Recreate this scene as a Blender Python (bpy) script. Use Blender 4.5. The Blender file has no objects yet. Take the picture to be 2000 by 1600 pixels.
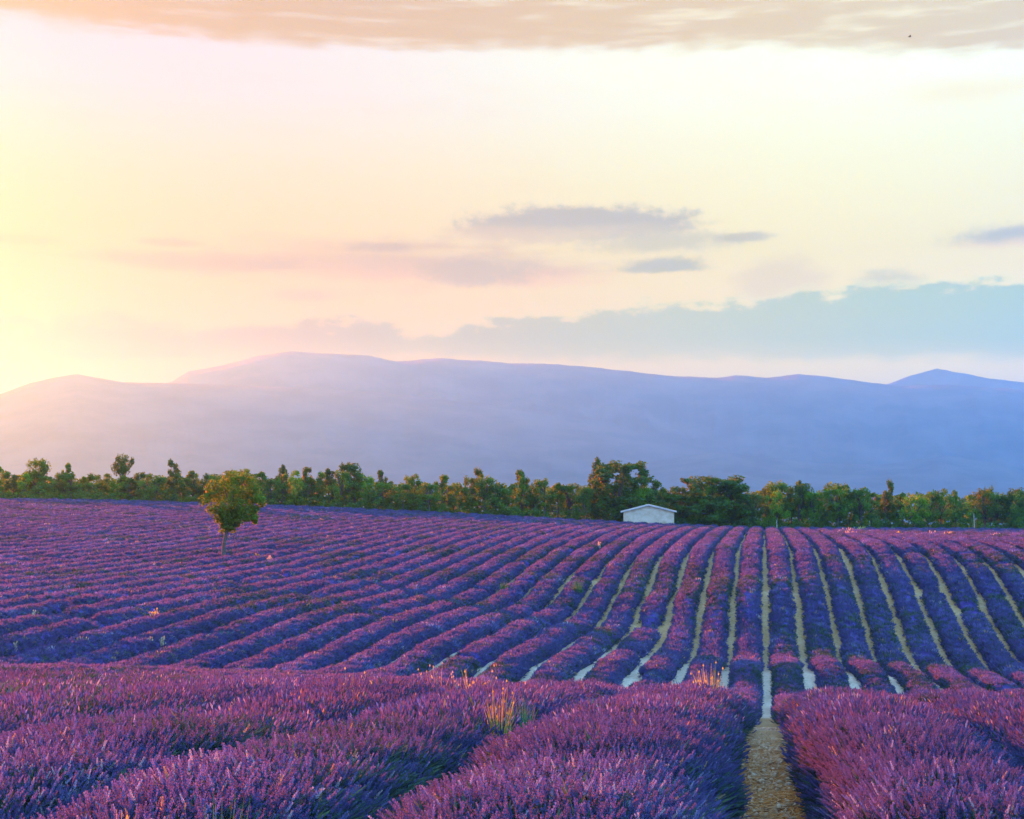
import bpy, bmesh, math, random
import numpy as np
from mathutils import Vector, Matrix
random.seed(7); rng = np.random.default_rng(7)
scene = bpy.context.scene; COL = scene.collection

# ------------------------------------------------------------------ camera, sun, sky, exposure
F = 2600.0; HOR = 1030.0
PITCH = math.atan((HOR - 800.0) / F)          # camera tilted up
ROW_A = math.atan(490.0 / F)                  # the rows run this far clockwise of the view
CA, SA = math.cos(ROW_A), math.sin(ROW_A)
GAP = 1.8                                     # row spacing in metres
CAM_H = 2.0
cam_d = bpy.data.cameras.new("camera"); cam = bpy.data.objects.new("camera", cam_d); COL.objects.link(cam)
cam.location = (0, 0, CAM_H); cam.rotation_euler = (math.pi / 2 + PITCH, 0, 0)
cam_d.sensor_width = 36.0; cam_d.lens = 36.0 * F / 2000.0
cam_d.clip_start = 0.1; cam_d.clip_end = 60000
scene.camera = cam

EXPOSURE = 3.5
SUN_AZ, SUN_EL = math.radians(-39.5), math.radians(9.2)     # clockwise from straight ahead
sun_dir = Vector((math.sin(SUN_AZ) * math.cos(SUN_EL), math.cos(SUN_AZ) * math.cos(SUN_EL), math.sin(SUN_EL)))
sd = bpy.data.lights.new("sun", 'SUN'); sd.energy = 5.0; sd.angle = math.radians(0.6); sd.color = (1.0, 0.105, 0.01)
sun = bpy.data.objects.new("sun", sd); COL.objects.link(sun)
sun.rotation_euler = (-sun_dir).to_track_quat('-Z', 'Y').to_euler(); sun.location = (-60, 60, 60)

vs = scene.view_settings
scene.display_settings.display_device = 'sRGB'
vs.view_transform = 'Standard'; vs.look = 'None'; vs.exposure = EXPOSURE; vs.gamma = 1.0; vs.use_curve_mapping = False
cy = scene.cycles
cy.max_bounces = 6; cy.diffuse_bounces = 3; cy.transmission_bounces = 4; cy.glossy_bounces = 2; cy.volume_bounces = 1
cy.transparent_max_bounces = 6; cy.caustics_reflective = False; cy.caustics_refractive = False
cy.use_denoising = True

def lin(r, g, b):
    f = lambda c: (c / 12.92 if c <= 0.04045 else ((c + 0.055) / 1.055) ** 2.4)
    return tuple(f(c / 255.0) for c in (r, g, b))

def ang(px, py):
    """azimuth and elevation (degrees) of a direction in the view"""
    x = (px - 1000.0) / F; y = 1.0; z = (800.0 - py) / F
    c, s = math.cos(PITCH), math.sin(PITCH)
    Y, Z = y * c - z * s, y * s + z * c
    return math.degrees(math.atan2(x, Y)), math.degrees(math.atan2(Z, math.hypot(x, Y)))

class NT:
    """small helper to write node trees"""
    def __init__(self, tree): self.t = tree; self.n = tree.nodes; self.l = tree.links
    def new(self, kind, **kw):
        nd = self.n.new(kind)
        for k, v in kw.items(): setattr(nd, k, v)
        return nd
    def put(self, sock, v):
        if isinstance(v, bpy.types.NodeSocket): self.l.new(v, sock)
        elif isinstance(v, (tuple, list)) and len(v) == 3 and sock.type == 'RGBA': sock.default_value = (*v, 1.0)
        else: sock.default_value = v
    def m(self, op, a, b=0.0, c=0.0, clamp=False):
        nd = self.new('ShaderNodeMath', operation=op, use_clamp=clamp)
        self.put(nd.inputs[0], a); self.put(nd.inputs[1], b)
        if len(nd.inputs) > 2: self.put(nd.inputs[2], c)
        return nd.outputs[0]
    def smooth(self, v, a, b, oa=0.0, ob=1.0):
        nd = self.new('ShaderNodeMapRange', interpolation_type='SMOOTHSTEP')
        for i, x in enumerate((v, a, b, oa, ob)): self.put(nd.inputs[i], x)
        return nd.outputs[0]
    def mix(self, f, a, b):
        nd = self.new('ShaderNodeMix', data_type='RGBA')
        self.put(nd.inputs[0], f); self.put(nd.inputs[6], a); self.put(nd.inputs[7], b)
        return nd.outputs[2]
    def noise(self, vec, scale, detail=4.0, rough=0.55, dist=0.0):
        nd = self.new('ShaderNodeTexNoise')
        self.put(nd.inputs['Vector'], vec); nd.inputs['Scale'].default_value = scale
        nd.inputs['Detail'].default_value = detail; nd.inputs['Roughness'].default_value = rough; nd.inputs['Distortion'].default_value = dist
        return nd.outputs[0]
    def comb(self, x, y, z=0.0):
        nd = self.new('ShaderNodeCombineXYZ')
        for i, v in enumerate((x, y, z)): self.put(nd.inputs[i], v)
        return nd.outputs[0]
    def ramp(self, f, stops, interp='LINEAR'):
        nd = self.new('ShaderNodeValToRGB'); cr = nd.color_ramp; cr.interpolation = interp
        while len(cr.elements) < len(stops): cr.elements.new(0.5)
        for e, (p, c) in zip(cr.elements, stops): e.position = p; e.color = (*c, 1.0)
        self.put(nd.inputs[0], f); return nd.outputs[0]
    def curve(self, x, pts, x0, x1, y0, y1):
        """piecewise curve y(x) through pts"""
        nrm = self.m('DIVIDE', self.m('SUBTRACT', x, x0), x1 - x0, clamp=True)
        nd = self.new('ShaderNodeFloatCurve'); cv = nd.mapping.curves[0]
        P_ = [((a - x0) / (x1 - x0), (b - y0) / (y1 - y0)) for a, b in pts]
        cv.points[0].location = P_[0]; cv.points[1].location = P_[-1]
        for p in P_[1:-1]: cv.points.new(*p)
        nd.mapping.update(); self.put(nd.inputs['Value'], nrm)
        return self.m('MULTIPLY_ADD', nd.outputs[0], y1 - y0, y0)

NISH_GAIN = (0.145, 0.172, 0.205)            # overhead sky strength
SKY_GAIN = [(0.0,(0.190,0.168,0.0)),(0.19,(0.185,0.162,0.0)),(0.29,(0.140,0.128,0.012)),(0.45,(0.126,0.127,0.072)),(1.0,(0.118,0.118,0.072))]
HAZE_DENSITY = 1.9e-4; HAZE_COLOR = (0.124, 0.575, 1.0); HAZE_G = 0.63
DENS = (3300, 820, 90, 46, 32)                 # flower spikes or tufts per metre of row, by distance
# ---- sky: Nishita overhead, a bright milky sunset band and low cloud towards the horizon
world = bpy.data.worlds.new("World"); scene.world = world; world.use_nodes = True
w = NT(world.node_tree); w.n.clear()
tc = w.new('ShaderNodeTexCoord'); sp = w.new('ShaderNodeSeparateXYZ'); w.l.new(tc.outputs['Generated'], sp.inputs[0])
DEG = 180 / math.pi
AZ = w.m('MULTIPLY', w.m('ARCTAN2', sp.outputs[0], sp.outputs[1]), DEG)
EL = w.m('MULTIPLY', w.m('ARCSINE', sp.outputs[2]), DEG)
sky = w.new('ShaderNodeTexSky', sky_type='NISHITA', sun_disc=False, sun_elevation=SUN_EL, sun_rotation=SUN_AZ % (2 * math.pi))
sky.air_density = 1.0; sky.dust_density = 0.6; sky.ozone_density = 3.0
nish = w.new('ShaderNodeMix', data_type='RGBA', blend_type='MULTIPLY'); nish.inputs[0].default_value = 1.0
w.l.new(sky.outputs[0], nish.inputs[6]); nish.inputs[7].default_value = (*NISH_GAIN, 1.0)
# distance from the sun along the horizon, 0 at the sun
dsun = w.m('ABSOLUTE', w.m('SUBTRACT', AZ, math.degrees(SUN_AZ)))
dsun = w.m('MINIMUM', dsun, w.m('SUBTRACT', 360.0, dsun))
EN = w.m('DIVIDE', EL, 40.0, clamp=True)
def els(stops):
    return [(max(0.0, ang(1000, y)[1] / 40.0), lin(*c)) for y, c in stops]
warm = w.ramp(EN, els([(1030,(255,214,140)),(720,(255,224,150)),(600,(255,228,160)),(470,(255,238,200)),(300,(255,247,228)),(150,(255,253,244)),(40,(255,250,235))]))
cool = w.ramp(EN, els([(1030,(252,222,190)),(720,(255,232,204)),(600,(252,228,200)),(470,(252,236,214)),(300,(250,243,228)),(150,(255,252,242)),(40,(255,250,236))]))
col = w.mix(w.smooth(dsun, 22.0, 62.0), warm, cool)
# cloud texture coordinates: drawn out along the horizon
cvec = w.comb(w.m('MULTIPLY', AZ, 0.55), w.m('MULTIPLY', EL, 1.6), 0.0)
n_big = w.noise(cvec, 0.35, 5.0, 0.6)
n_mid = w.noise(cvec, 1.1, 5.0, 0.62)
n_fine = w.noise(w.comb(w.m('MULTIPLY', AZ, 1.0), w.m('MULTIPLY', EL, 1.4), 3.1), 2.2, 5.0, 0.65)
n_wisp = w.noise(w.comb(w.m('MULTIPLY', AZ, 0.16), w.m('MULTIPLY', EL, 1.5), 9.0), 1.3, 5.0, 0.6)
def c0_(t, x): return t.m('SUBTRACT', x, 0.5)
def c0(x): return w.m('SUBTRACT', x, 0.5)
# faint mottling of the milky part
col = w.mix(w.smooth(n_wisp, 0.5, 0.75, 0.0, 0.25), col, lin(252, 226, 190))
def cloud(px, py, sx, up, down, colour, alpha, soft=0.3, amp=0.9, under=None, nz=None, dens=0.8):
    """one cloud: flatter below, ragged above; pixels of the photograph give its bearing and size"""
    global col
    a0, e0 = ang(px, py); k = math.degrees(1 / F)
    dx = w.m('DIVIDE', w.m('SUBTRACT', AZ, a0), sx * k)
    de = w.m('SUBTRACT', EL, e0)
    dy = w.m('MAXIMUM', w.m('DIVIDE', de, up * k), w.m('DIVIDE', de, -down * k))
    d = w.m('SQRT', w.m('ADD', w.m('MULTIPLY', dx, dx), w.m('MULTIPLY', dy, dy)))
    d = w.m('ADD', d, w.m('MULTIPLY', c0(nz if nz is not None else n_fine), -amp * 1.6))
    d = w.m('ADD', d, w.m('MULTIPLY', c0(n_mid), -amp))
    f = w.smooth(d, 1.0 + soft, 1.0 - soft, 0.0, alpha)
    cc = tuple(x * dens for x in lin(*colour))
    if under is not None:
        cc = w.mix(w.smooth(w.m('ADD', de, w.m('MULTIPLY', c0(n_mid), up * k)), -down * k * 0.9, up * k * 0.4), lin(*under), cc)
    col = w.mix(f, col, cc)
# peach veils low on the left
cloud(770, 525, 330, 46, 34, (255,200,100), 0.85, 0.5, 1.3, (255,185,70), n_wisp, dens=0.65)
cloud(930, 530, 110, 26, 26, (225,200,130), 0.85, 0.5, 1.1, dens=0.65)
cloud(400, 516, 200, 18, 12, (236,190,140), 0.9, 0.4, 1.0, None, n_wisp, dens=0.5)
cloud(330, 474, 62, 8, 7, (226,180,120), 0.9, 0.4, 0.6); cloud(25, 467, 85, 10, 8, (230,185,120), 0.9, 0.4, 0.6)
cloud(742, 483, 60, 9, 8, (200,170,150), 0.85, 0.4, 0.7); cloud(590, 578, 60, 12, 9, (225,180,140), 0.7, 0.5, 0.8)
for px, py, sx, up, dn in ((20,632,62,15,10),(35,668,75,20,14),(120,690,130,10,8),(215,650,95,34,24),(265,690,120,10,8),(150,628,40,12,8),(300,655,70,26,22)):
    cloud(px, py, sx, up, dn, (255,150,30), 0.95, 0.22, 0.8, (255,110,20), dens=0.10)          # small golden puffs low at the left
# grey cumulus in the middle and to the right
cloud(1130, 446, 235, 42, 26, (206,197,194), 0.95, 0.25, 0.75, (226,205,192), dens=0.62)
cloud(1290, 470, 150, 18, 20, (220,212,170), 0.7, 0.55, 0.9, dens=0.65); cloud(960, 452, 100, 10, 22, (244,210,188), 0.6, 0.5, 0.8)
cloud(1455, 463, 55, 9, 8, (220,206,165), 0.75, 0.5, 0.8, dens=0.62)
cloud(1300, 523, 82, 19, 9, (205,205,165), 0.92, 0.4, 0.7, dens=0.62)
cloud(1995, 466, 120, 24, 15, (220,206,165), 0.92, 0.45, 0.8, (246,210,170), dens=0.62)
cloud(1900, 172, 115, 22, 22, (252,232,190), 0.85, 0.5, 0.9, dens=1.0)
cloud(1525, 556, 85, 50, 60, (250,222,200), 0.7, 0.35, 0.6); cloud(1735, 572, 70, 44, 50, (224,214,206), 0.85, 0.3, 0.6)
# the long grey-blue bank above the mountains
bt = [(-70,8.6),(-40,7.4)] + [ang(x, y) for x, y in ((0,660),(120,625),(250,640),(420,640),(620,626),(720,620),(835,650),(900,633),(1080,617),(1250,598),(1400,588),(1560,572),(1700,556),(1850,552),(2000,536))] + [(40,12.2),(70,9.6)]
bb = [(-70,6.6),(-40,6.4)] + [ang(x, y) for x, y in ((0,690),(250,694),(420,690),(620,694),(835,690),(1100,700),(1400,695),(1700,698),(1850,694),(2000,700))] + [(40,6.8),(70,6.6)]
top = w.curve(AZ, bt, -70, 70, 0, 16); bot = w.curve(AZ, bb, -70, 70, 0, 16)
rag = w.m('ADD', w.m('MULTIPLY', c0(n_fine), 0.8), w.m('MULTIPLY', c0(n_mid), 2.2))
f_top = w.smooth(w.m('ADD', w.m('SUBTRACT', top, EL), rag), -0.2, 0.35)
f_bot = w.smooth(w.m('ADD', w.m('SUBTRACT', EL, bot), w.m('MULTIPLY', c0(n_mid), 0.9)), -0.35, 0.25)
inside = w.m('MULTIPLY', f_top, f_bot)
inside = w.m('MULTIPLY', inside, w.smooth(w.m('ABSOLUTE', AZ), 64.0, 50.0))
bank_c = w.ramp(w.m('DIVIDE', w.m('ADD', AZ, 25.0), 50.0, clamp=True), [(0.08,lin(130,70,10)),(0.25,lin(120,80,40)),(0.42,lin(165,175,80)),(0.62,lin(175,190,110)),(0.95,lin(155,185,140))])
bank_c = w.mix(w.smooth(w.m('SUBTRACT', EL, bot), 0.9, 0.0, 0.0, 0.55), bank_c, lin(215, 210, 160))
bank_a = w.smooth(AZ, -18.0, -2.0, 0.8, 0.97)
col = w.mix(w.m('MULTIPLY', inside, bank_a), col, bank_c)
gap_t = w.m('ADD', w.m('SUBTRACT', top, EL), rag)                    # bright lit edge along the bank's ragged top
rim_t = w.m('MULTIPLY', w.m('MULTIPLY', w.smooth(gap_t, -0.30, -0.02), w.smooth(gap_t, 0.30, 0.02)), w.smooth(w.m('ABSOLUTE', AZ), 60.0, 40.0))
col = w.mix(w.m('MULTIPLY', rim_t, 0.45), col, lin(255, 244, 226))
# the high yellow-grey layer at the top
lay = w.m('ADD', w.m('SUBTRACT', EL, w.m('ADD', ang(1000, 98)[1], w.m('MULTIPLY', w.smooth(AZ, 8.0, 22.0), -1.3))), w.m('ADD', w.m('MULTIPLY', c0(n_wisp), 1.3), w.m('MULTIPLY', c0(n_mid), 1.2)))
lay_f = w.smooth(lay, -0.35, 0.45)
lay_c = w.mix(w.smooth(AZ, -12.0, 20.0), lin(226, 172, 10), lin(214, 180, 60))
lay_c = w.mix(w.smooth(n_wisp, 0.50, 0.72, 0.0, 0.7), lay_c, lin(255, 244, 214))
lay_c = w.mix(w.smooth(n_big, 0.5, 0.75, 0.0, 0.6), lay_c, lin(215, 165, 30))
rim = w.m('MULTIPLY', w.smooth(lay, -1.5, -0.2), w.m('SUBTRACT', 1.0, lay_f))
col = w.mix(w.m('MULTIPLY', rim, 0.75), col, lin(255, 255, 250))
col = w.mix(w.m('MULTIPLY', lay_f, 0.92), col, lay_c)
# undo exposure and what the haze adds, then let the band die away into the overhead sky
sc_ = w.new('ShaderNodeMix', data_type='RGBA', blend_type='MULTIPLY'); sc_.inputs[0].default_value = 1.0
w.put(sc_.inputs[6], col); w.put(sc_.inputs[7], w.ramp(EN, [(p, tuple(SKY_GAIN[i][1])) for i, (p, _) in enumerate(SKY_GAIN)]))
sunside = w.mix(w.smooth(dsun, 58.0, 16.0), (1.0, 1.0, 1.0), w.mix(w.smooth(EL, 8.0, 17.0), (0.42, 0.17, 0.5), (0.50, 0.42, 1.0)))   # the direct glow is already in the haze
sn = w.new('ShaderNodeMix', data_type='RGBA', blend_type='MULTIPLY'); sn.inputs[0].default_value = 1.0
w.put(sn.inputs[6], sc_.outputs[2]); w.put(sn.inputs[7], sunside)
awayf = w.smooth(dsun, 66.0, 105.0, 1.0, 0.1)
lid = w.smooth(dsun, 75.0, 15.0, 0.0, 22.0)          # milky band raised out of view around the sun, added to cut white glare
upf = w.m('MULTIPLY', w.smooth(w.m('SUBTRACT', EL, lid), 38.0, 23.0), awayf)
out = w.mix(upf, nish.outputs[2], sn.outputs[2])
bg = w.new('ShaderNodeBackground'); w.put(bg.inputs[0], out); bg.inputs[1].default_value = 1.0
wo = w.new('ShaderNodeOutputWorld'); w.l.new(bg.outputs[0], wo.inputs[0])
world.cycles.sampling_method = 'MANUAL'; world.cycles.sample_map_resolution = 1024

# ------------------------------------------------------------------ the lie of the land
def ray(px, py):
    x = (px - 1000.0) / F; y = 1.0; z = (800.0 - py) / F
    c, s = math.cos(PITCH), math.sin(PITCH)
    return np.array([x, y * c - z * s, y * s + z * c])
def uv(X, Y): return X * CA - Y * SA, X * SA + Y * CA
def xy(u, v): return u * CA + v * SA, -u * SA + v * CA
def at_depth(px, py, D):
    r = ray(px, py); t = D / r[1]; return r * t
def on_row(px, py, u):
    r = ray(px, py); ru, rv = uv(r[0], r[1]); t = u / ru; return r * t
def project(X, Y, Z):
    c, s = math.cos(PITCH), math.sin(PITCH)
    yc = Y * c + Z * s; zc = -Y * s + Z * c
    return 1000 + F * X / yc, 800 - F * zc / yc
# ---- control points: the field's surface read off its rows (heights relative to the eye) ----
G = [  # px, py, path index counted from the centre path (ground visible)
 (1538,1070,1),(1585,1072,2),(1632,1072,3),(1685,1074,4),(1734,1074,5),(1783,1076,6),(1846,1083,7),(1916,1097,8),(1972,1097,9),
 (1578,1315,1),(1646,1308,2),(1715,1315,3),(1786,1312,4),(1856,1312,5),(1926,1308,6),(1995,1305,7),(1996,1221,8),(1996,1119,9),
 (1447,1070,-1),(1432,1170,-1),(1422,1315,-1),(1392,1085,-2),(1375,1157,-2),(1360,1260,-2),(1342,1302,-2),
 (1347,1085,-3),(1320,1170,-3),(1300,1245,-3),(1240,1315,-3),(1300,1087,-4),(1262,1175,-4),(1220,1255,-4),(1167,1305,-4),
 (1242,1100,-5),(1207,1162,-5),(1140,1250,-5),(1065,1302,-5),(1192,1105,-6),(1162,1145,-6),(1062,1242,-6),(962,1297,-6)]
R = [ (865,1298,-7),(755,1297,-8),(640,1300,-9),(544,1298,-10),(429,1300,-11),(323,1298,-12),(218,1290,-13),(93,1298,-14),(0,1288,-15),
 (0,1236,-16),(0,1210,-17),(0,1186,-18),(0,1170,-19),(0,1156,-20),(0,1143,-21),(0,1132,-22),(0,1122,-23),(0,1114,-24)]
P = []
for px, py, k in G:
    p = on_row(px, py, GAP * k); P.append((GAP * k, uv(p[0], p[1])[1], p[2] + (0.0 if abs(k) < 7 else -0.1)))
for px, py, k in R:
    uu = GAP * (k + 0.3); p = on_row(px, py, uu); P.append((uu, uv(p[0], p[1])[1], p[2] - 0.65))
for px, py, D in ((-500,968,178),(-250,969,178),(0,971,178),(300,976,178),(600,986,178),(900,1000,178),(1200,1016,178),(1450,1027,176),(1750,1030,176),(2000,1031,176),(2300,1033,176),(2700,1034,176)):
    p = at_depth(px, py, D); a, b = uv(p[0], p[1]); P.append((a, b, p[2] - 0.65))
for u0 in (-40,-28,-18,-11,-6,-2,2,6,12,20):
    for v0, z0 in ((-15,-1.75),(0,-1.9),(6,-2.0),(9.5,-2.08),(14,-2.38),(18,-2.75)):
        P.append((u0, v0, z0 + 0.004 * u0 * (u0 < 0) - 0.003 * u0 * (u0 > 0)))
for u0 in (0, 5, 11):
    P += [(u0,26,-3.85),(u0,32,-4.6),(u0,45,-6.2),(u0,57,-7.1)]
for u0, pts in ((-6,((26,-3.8),(34,-4.75),(48,-6.35))),(-12,((26,-3.75),(33,-4.5),(42,-5.35))),(-20,((26,-3.7),(33,-4.45),(39,-4.85))),(-27,((26,-3.6),(34,-4.35),(39,-4.75))),(-45,((26,-3.3),(40,-4.0)))):
    P += [(u0, a, b) for a, b in pts]
P = np.array(P, float)
def _tps(d2): return 0.5 * d2 * np.log(d2 + 1e-9)
_c = P[:, :2]; n = len(P)
K = _tps(((_c[:, None] - _c[None]) ** 2).sum(-1)) + np.eye(n) * 6.0
A = np.zeros((n + 3, n + 3)); A[:n, :n] = K; A[:n, n] = 1; A[:n, n+1:] = _c; A[n, :n] = 1; A[n+1:, :n] = _c.T
W = np.linalg.solve(A, np.concatenate([P[:, 2], np.zeros(3)]))
GU = np.arange(-130, 71, 1.0); GV = np.arange(-20, 201, 1.0)
gu, gv = np.meshgrid(GU, GV, indexing='ij')
q = np.stack([gu.ravel(), gv.ravel()], 1)
TZ = (_tps(((q[:, None] - _c[None]) ** 2).sum(-1)) @ W[:n] + W[n] + q @ W[n+1:]).reshape(gu.shape) + CAM_H
def ground_uv(u, v):
    u = np.asarray(u, float); v = np.asarray(v, float)
    a = np.clip(u + 130, 0, 199.999); b = np.clip(v + 20, 0, 219.999)
    i = a.astype(int); j = b.astype(int); fa = a - i; fb = b - j
    z = TZ[i,j]*(1-fa)*(1-fb) + TZ[i+1,j]*fa*(1-fb) + TZ[i,j+1]*(1-fa)*fb + TZ[i+1,j+1]*fa*fb
    far = np.clip((np.hypot(u, v) - 185) / 400, 0, 1)
    return z * (1 - far) + (-14.0) * far

# ------------------------------------------------------------------ helpers
def tag(o, label=None, cat=None, group=None, kind=None):
    if label: o['label'] = label
    if cat: o['category'] = cat
    if group: o['group'] = group
    if kind: o['kind'] = kind
    return o
def mesh_np(name, verts, faces, mat=None, smooth=False):
    """mesh from arrays; faces is (n,3) or (n,4), or a list of such arrays"""
    me = bpy.data.meshes.new(name)
    fl = faces if isinstance(faces, list) else [faces]
    fl = [np.asarray(f, np.int32) for f in fl if len(f)]
    verts = np.asarray(verts, np.float32)
    me.vertices.add(len(verts)); me.vertices.foreach_set('co', verts.ravel())
    tot = np.concatenate([np.full(len(f), f.shape[1], np.int32) for f in fl])
    idx = np.concatenate([f.ravel() for f in fl])
    me.loops.add(len(idx)); me.loops.foreach_set('vertex_index', idx)
    me.polygons.add(len(tot)); me.polygons.foreach_set('loop_start', np.concatenate([[0], np.cumsum(tot)[:-1]]).astype(np.int32))
    if smooth: me.polygons.foreach_set('use_smooth', np.ones(len(tot), bool))
    if mat: me.materials.append(mat)
    me.update(calc_edges=True)
    return me
def link(name, me, parent=None, loc=None):
    o = bpy.data.objects.new(name, me); COL.objects.link(o)
    if parent: o.parent = parent
    if loc is not None: o.location = loc
    return o
def empty(name, loc, label, cat, group=None):
    o = bpy.data.objects.new(name, None); COL.objects.link(o); o.location = loc
    o.empty_display_size = 0.2
    return tag(o, label, cat, group)
_tab = rng.random((256, 256))
def vnoise(x, y, seed=0):
    """smooth value noise, 0 to 1"""
    x = np.asarray(x, float) + seed * 17.31; y = np.asarray(y, float) + seed * 9.73
    i = np.floor(x).astype(int); j = np.floor(y).astype(int); fx = x - i; fy = y - j
    fx = fx * fx * (3 - 2 * fx); fy = fy * fy * (3 - 2 * fy)
    t = lambda a, b: _tab[a & 255, b & 255]
    return t(i,j)*(1-fx)*(1-fy) + t(i+1,j)*fx*(1-fy) + t(i,j+1)*(1-fx)*fy + t(i+1,j+1)*fx*fy
def fbm(x, y, seed=0, oct=4):
    s = 0; a = 0.5; n = 0
    for o in range(oct):
        s = s + a * vnoise(x * 2 ** o, y * 2 ** o, seed + o); n += a; a *= 0.5
    return s / n
_ONES = ['','first','second','third','fourth','fifth','sixth','seventh','eighth','ninth','tenth','eleventh','twelfth','thirteenth','fourteenth','fifteenth','sixteenth','seventeenth','eighteenth','nineteenth']
_TENS = {20:('twentieth','twenty'),30:('thirtieth','thirty'),40:('fortieth','forty'),50:('fiftieth','fifty')}
def ordinal(n):
    if n < 20: return _ONES[n]
    t = n // 10 * 10
    return _TENS[t][0] if n == t else _TENS[t][1] + '-' + _ONES[n - t]

# ------------------------------------------------------------------ materials
def mat(name):
    m = bpy.data.materials.new(name); m.use_nodes = True
    t = NT(m.node_tree); t.n.clear()
    return m, t
def finish(t, shader, disp=None):
    o = t.new('ShaderNodeOutputMaterial'); t.l.new(shader, o.inputs['Surface'])
def principled(t, colour, rough=0.8, normal=None, spec=0.3):
    b = t.new('ShaderNodeBsdfPrincipled'); t.put(b.inputs['Base Color'], colour); t.put(b.inputs['Roughness'], rough)
    b.inputs['Specular IOR Level'].default_value = spec
    if normal is not None: t.l.new(normal, b.inputs['Normal'])
    return b.outputs[0]
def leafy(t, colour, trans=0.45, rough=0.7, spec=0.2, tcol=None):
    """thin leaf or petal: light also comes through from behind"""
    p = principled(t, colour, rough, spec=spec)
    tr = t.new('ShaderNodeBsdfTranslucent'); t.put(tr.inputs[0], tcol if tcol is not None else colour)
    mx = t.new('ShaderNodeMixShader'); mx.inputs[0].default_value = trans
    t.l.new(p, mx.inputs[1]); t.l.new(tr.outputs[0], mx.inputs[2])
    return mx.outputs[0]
def bump(t, h, strength=0.5, dist=0.05):
    b = t.new('ShaderNodeBump'); b.inputs['Strength'].default_value = strength; b.inputs['Distance'].default_value = dist
    t.l.new(h, b.inputs['Height']); return b.outputs[0]
def pos(t): return t.new('ShaderNodeNewGeometry').outputs['Position']
def attr(t, name, kind='INSTANCER'):
    a = t.new('ShaderNodeAttribute'); a.attribute_type = kind; a.attribute_name = name; return a

M = {}
m, t = mat('lavender_blossom'); a = attr(t, 'tint')
c = t.ramp(a.outputs['Fac'], [(0.0,(0.032,0.025,0.115)),(0.35,(0.046,0.035,0.155)),(0.62,(0.074,0.062,0.22)),(0.85,(0.15,0.15,0.34)),(0.955,(0.44,0.42,0.46)),(0.985,(0.42,0.26,0.10))])
finish(t, leafy(t, c, 0.55, 0.75, 0.15, t.mix(0.45, c, (0.25, 0.27, 0.30)))); M['blossom'] = m
m, t = mat('lavender_stem'); a = attr(t, 'tint')
c = t.ramp(a.outputs['Fac'], [(0.0,(0.05,0.075,0.05)),(0.7,(0.10,0.12,0.06)),(1.0,(0.22,0.16,0.06))])
finish(t, leafy(t, c, 0.4)); M['stem'] = m
m, t = mat('lavender_leaf'); a = attr(t, 'tint')
c = t.ramp(a.outputs['Fac'], [(0.0,(0.035,0.055,0.05)),(0.6,(0.06,0.095,0.055)),(1.0,(0.12,0.15,0.05))])
finish(t, leafy(t, c, 0.4)); M['leaf'] = m
m, t = mat('lavender_foliage'); p = pos(t)
c = t.mix(t.smooth(t.noise(p, 1.4, 5, 0.7), 0.42, 0.62), (0.075,0.045,0.17), (0.055,0.07,0.055))
c = t.mix(t.smooth(t.noise(p, 9.0, 4, 0.7), 0.5, 0.75), c, (0.12,0.06,0.24))
finish(t, principled(t, c, 0.95, bump(t, t.noise(p, 22.0, 4, 0.7), 0.9, 0.05), 0.1)); M['foliage'] = m
m, t = mat('soil'); p = pos(t); sx = t.new('ShaderNodeSeparateXYZ'); t.l.new(p, sx.inputs[0])
n1 = t.noise(p, 0.9, 5, 0.65); n2 = t.noise(p, 7.0, 5, 0.7); n3 = t.noise(p, 38.0, 3, 0.6)
tan = t.mix(t.smooth(n2, 0.35, 0.68), (0.44,0.21,0.06), (0.60,0.33,0.12))
brown = t.mix(t.smooth(n3, 0.42, 0.64), (0.20,0.058,0.008), (0.76,0.27,0.04))
brown = t.mix(t.smooth(n1, 0.5, 0.7), brown, (0.46,0.15,0.025))
pale = t.mix(t.smooth(n2, 0.3, 0.6), (0.58,0.37,0.18), (0.76,0.52,0.30))
grass = t.mix(t.smooth(n2, 0.4, 0.65), (0.07,0.09,0.03), (0.20,0.18,0.07))
near = t.smooth(sx.outputs[1], 34.0, 24.0)
stony = t.m('MULTIPLY', t.smooth(sx.outputs[1], 40.0, 47.0), t.smooth(t.m('ADD', sx.outputs[1], t.m('MULTIPLY', c0_(t, n1) , 14.0)), 71.0, 60.0))
c = t.mix(t.smooth(n1, 0.45, 0.65, 0.0, 0.2), tan, pale)
c = t.mix(stony, c, pale); c = t.mix(near, c, brown)
c = t.mix(t.smooth(t.m('ADD', sx.outputs[1], t.m('MULTIPLY', n1, 6.0)), 178.0, 182.0), c, grass)
hgt = t.m('ADD', t.m('MULTIPLY', n2, 0.6), t.m('MULTIPLY', n3, 0.4))
finish(t, principled(t, c, 0.95, bump(t, hgt, 0.8, 0.06), 0.15)); M['soil'] = m
def rock_mat(name, a, b, scale):
    m, t = mat(name); p = pos(t); n = t.noise(p, scale, 5, 0.6)
    finish(t, principled(t, t.mix(t.smooth(n, 0.35, 0.65), a, b), 0.95, None, 0.1)); return m
M['mountain'] = rock_mat('mountain_forest', (0.02,0.032,0.030), (0.075,0.078,0.065), 0.005)
M['stone'] = rock_mat('pale_stone', (0.44,0.21,0.08), (0.74,0.44,0.22), 9.0)
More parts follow.
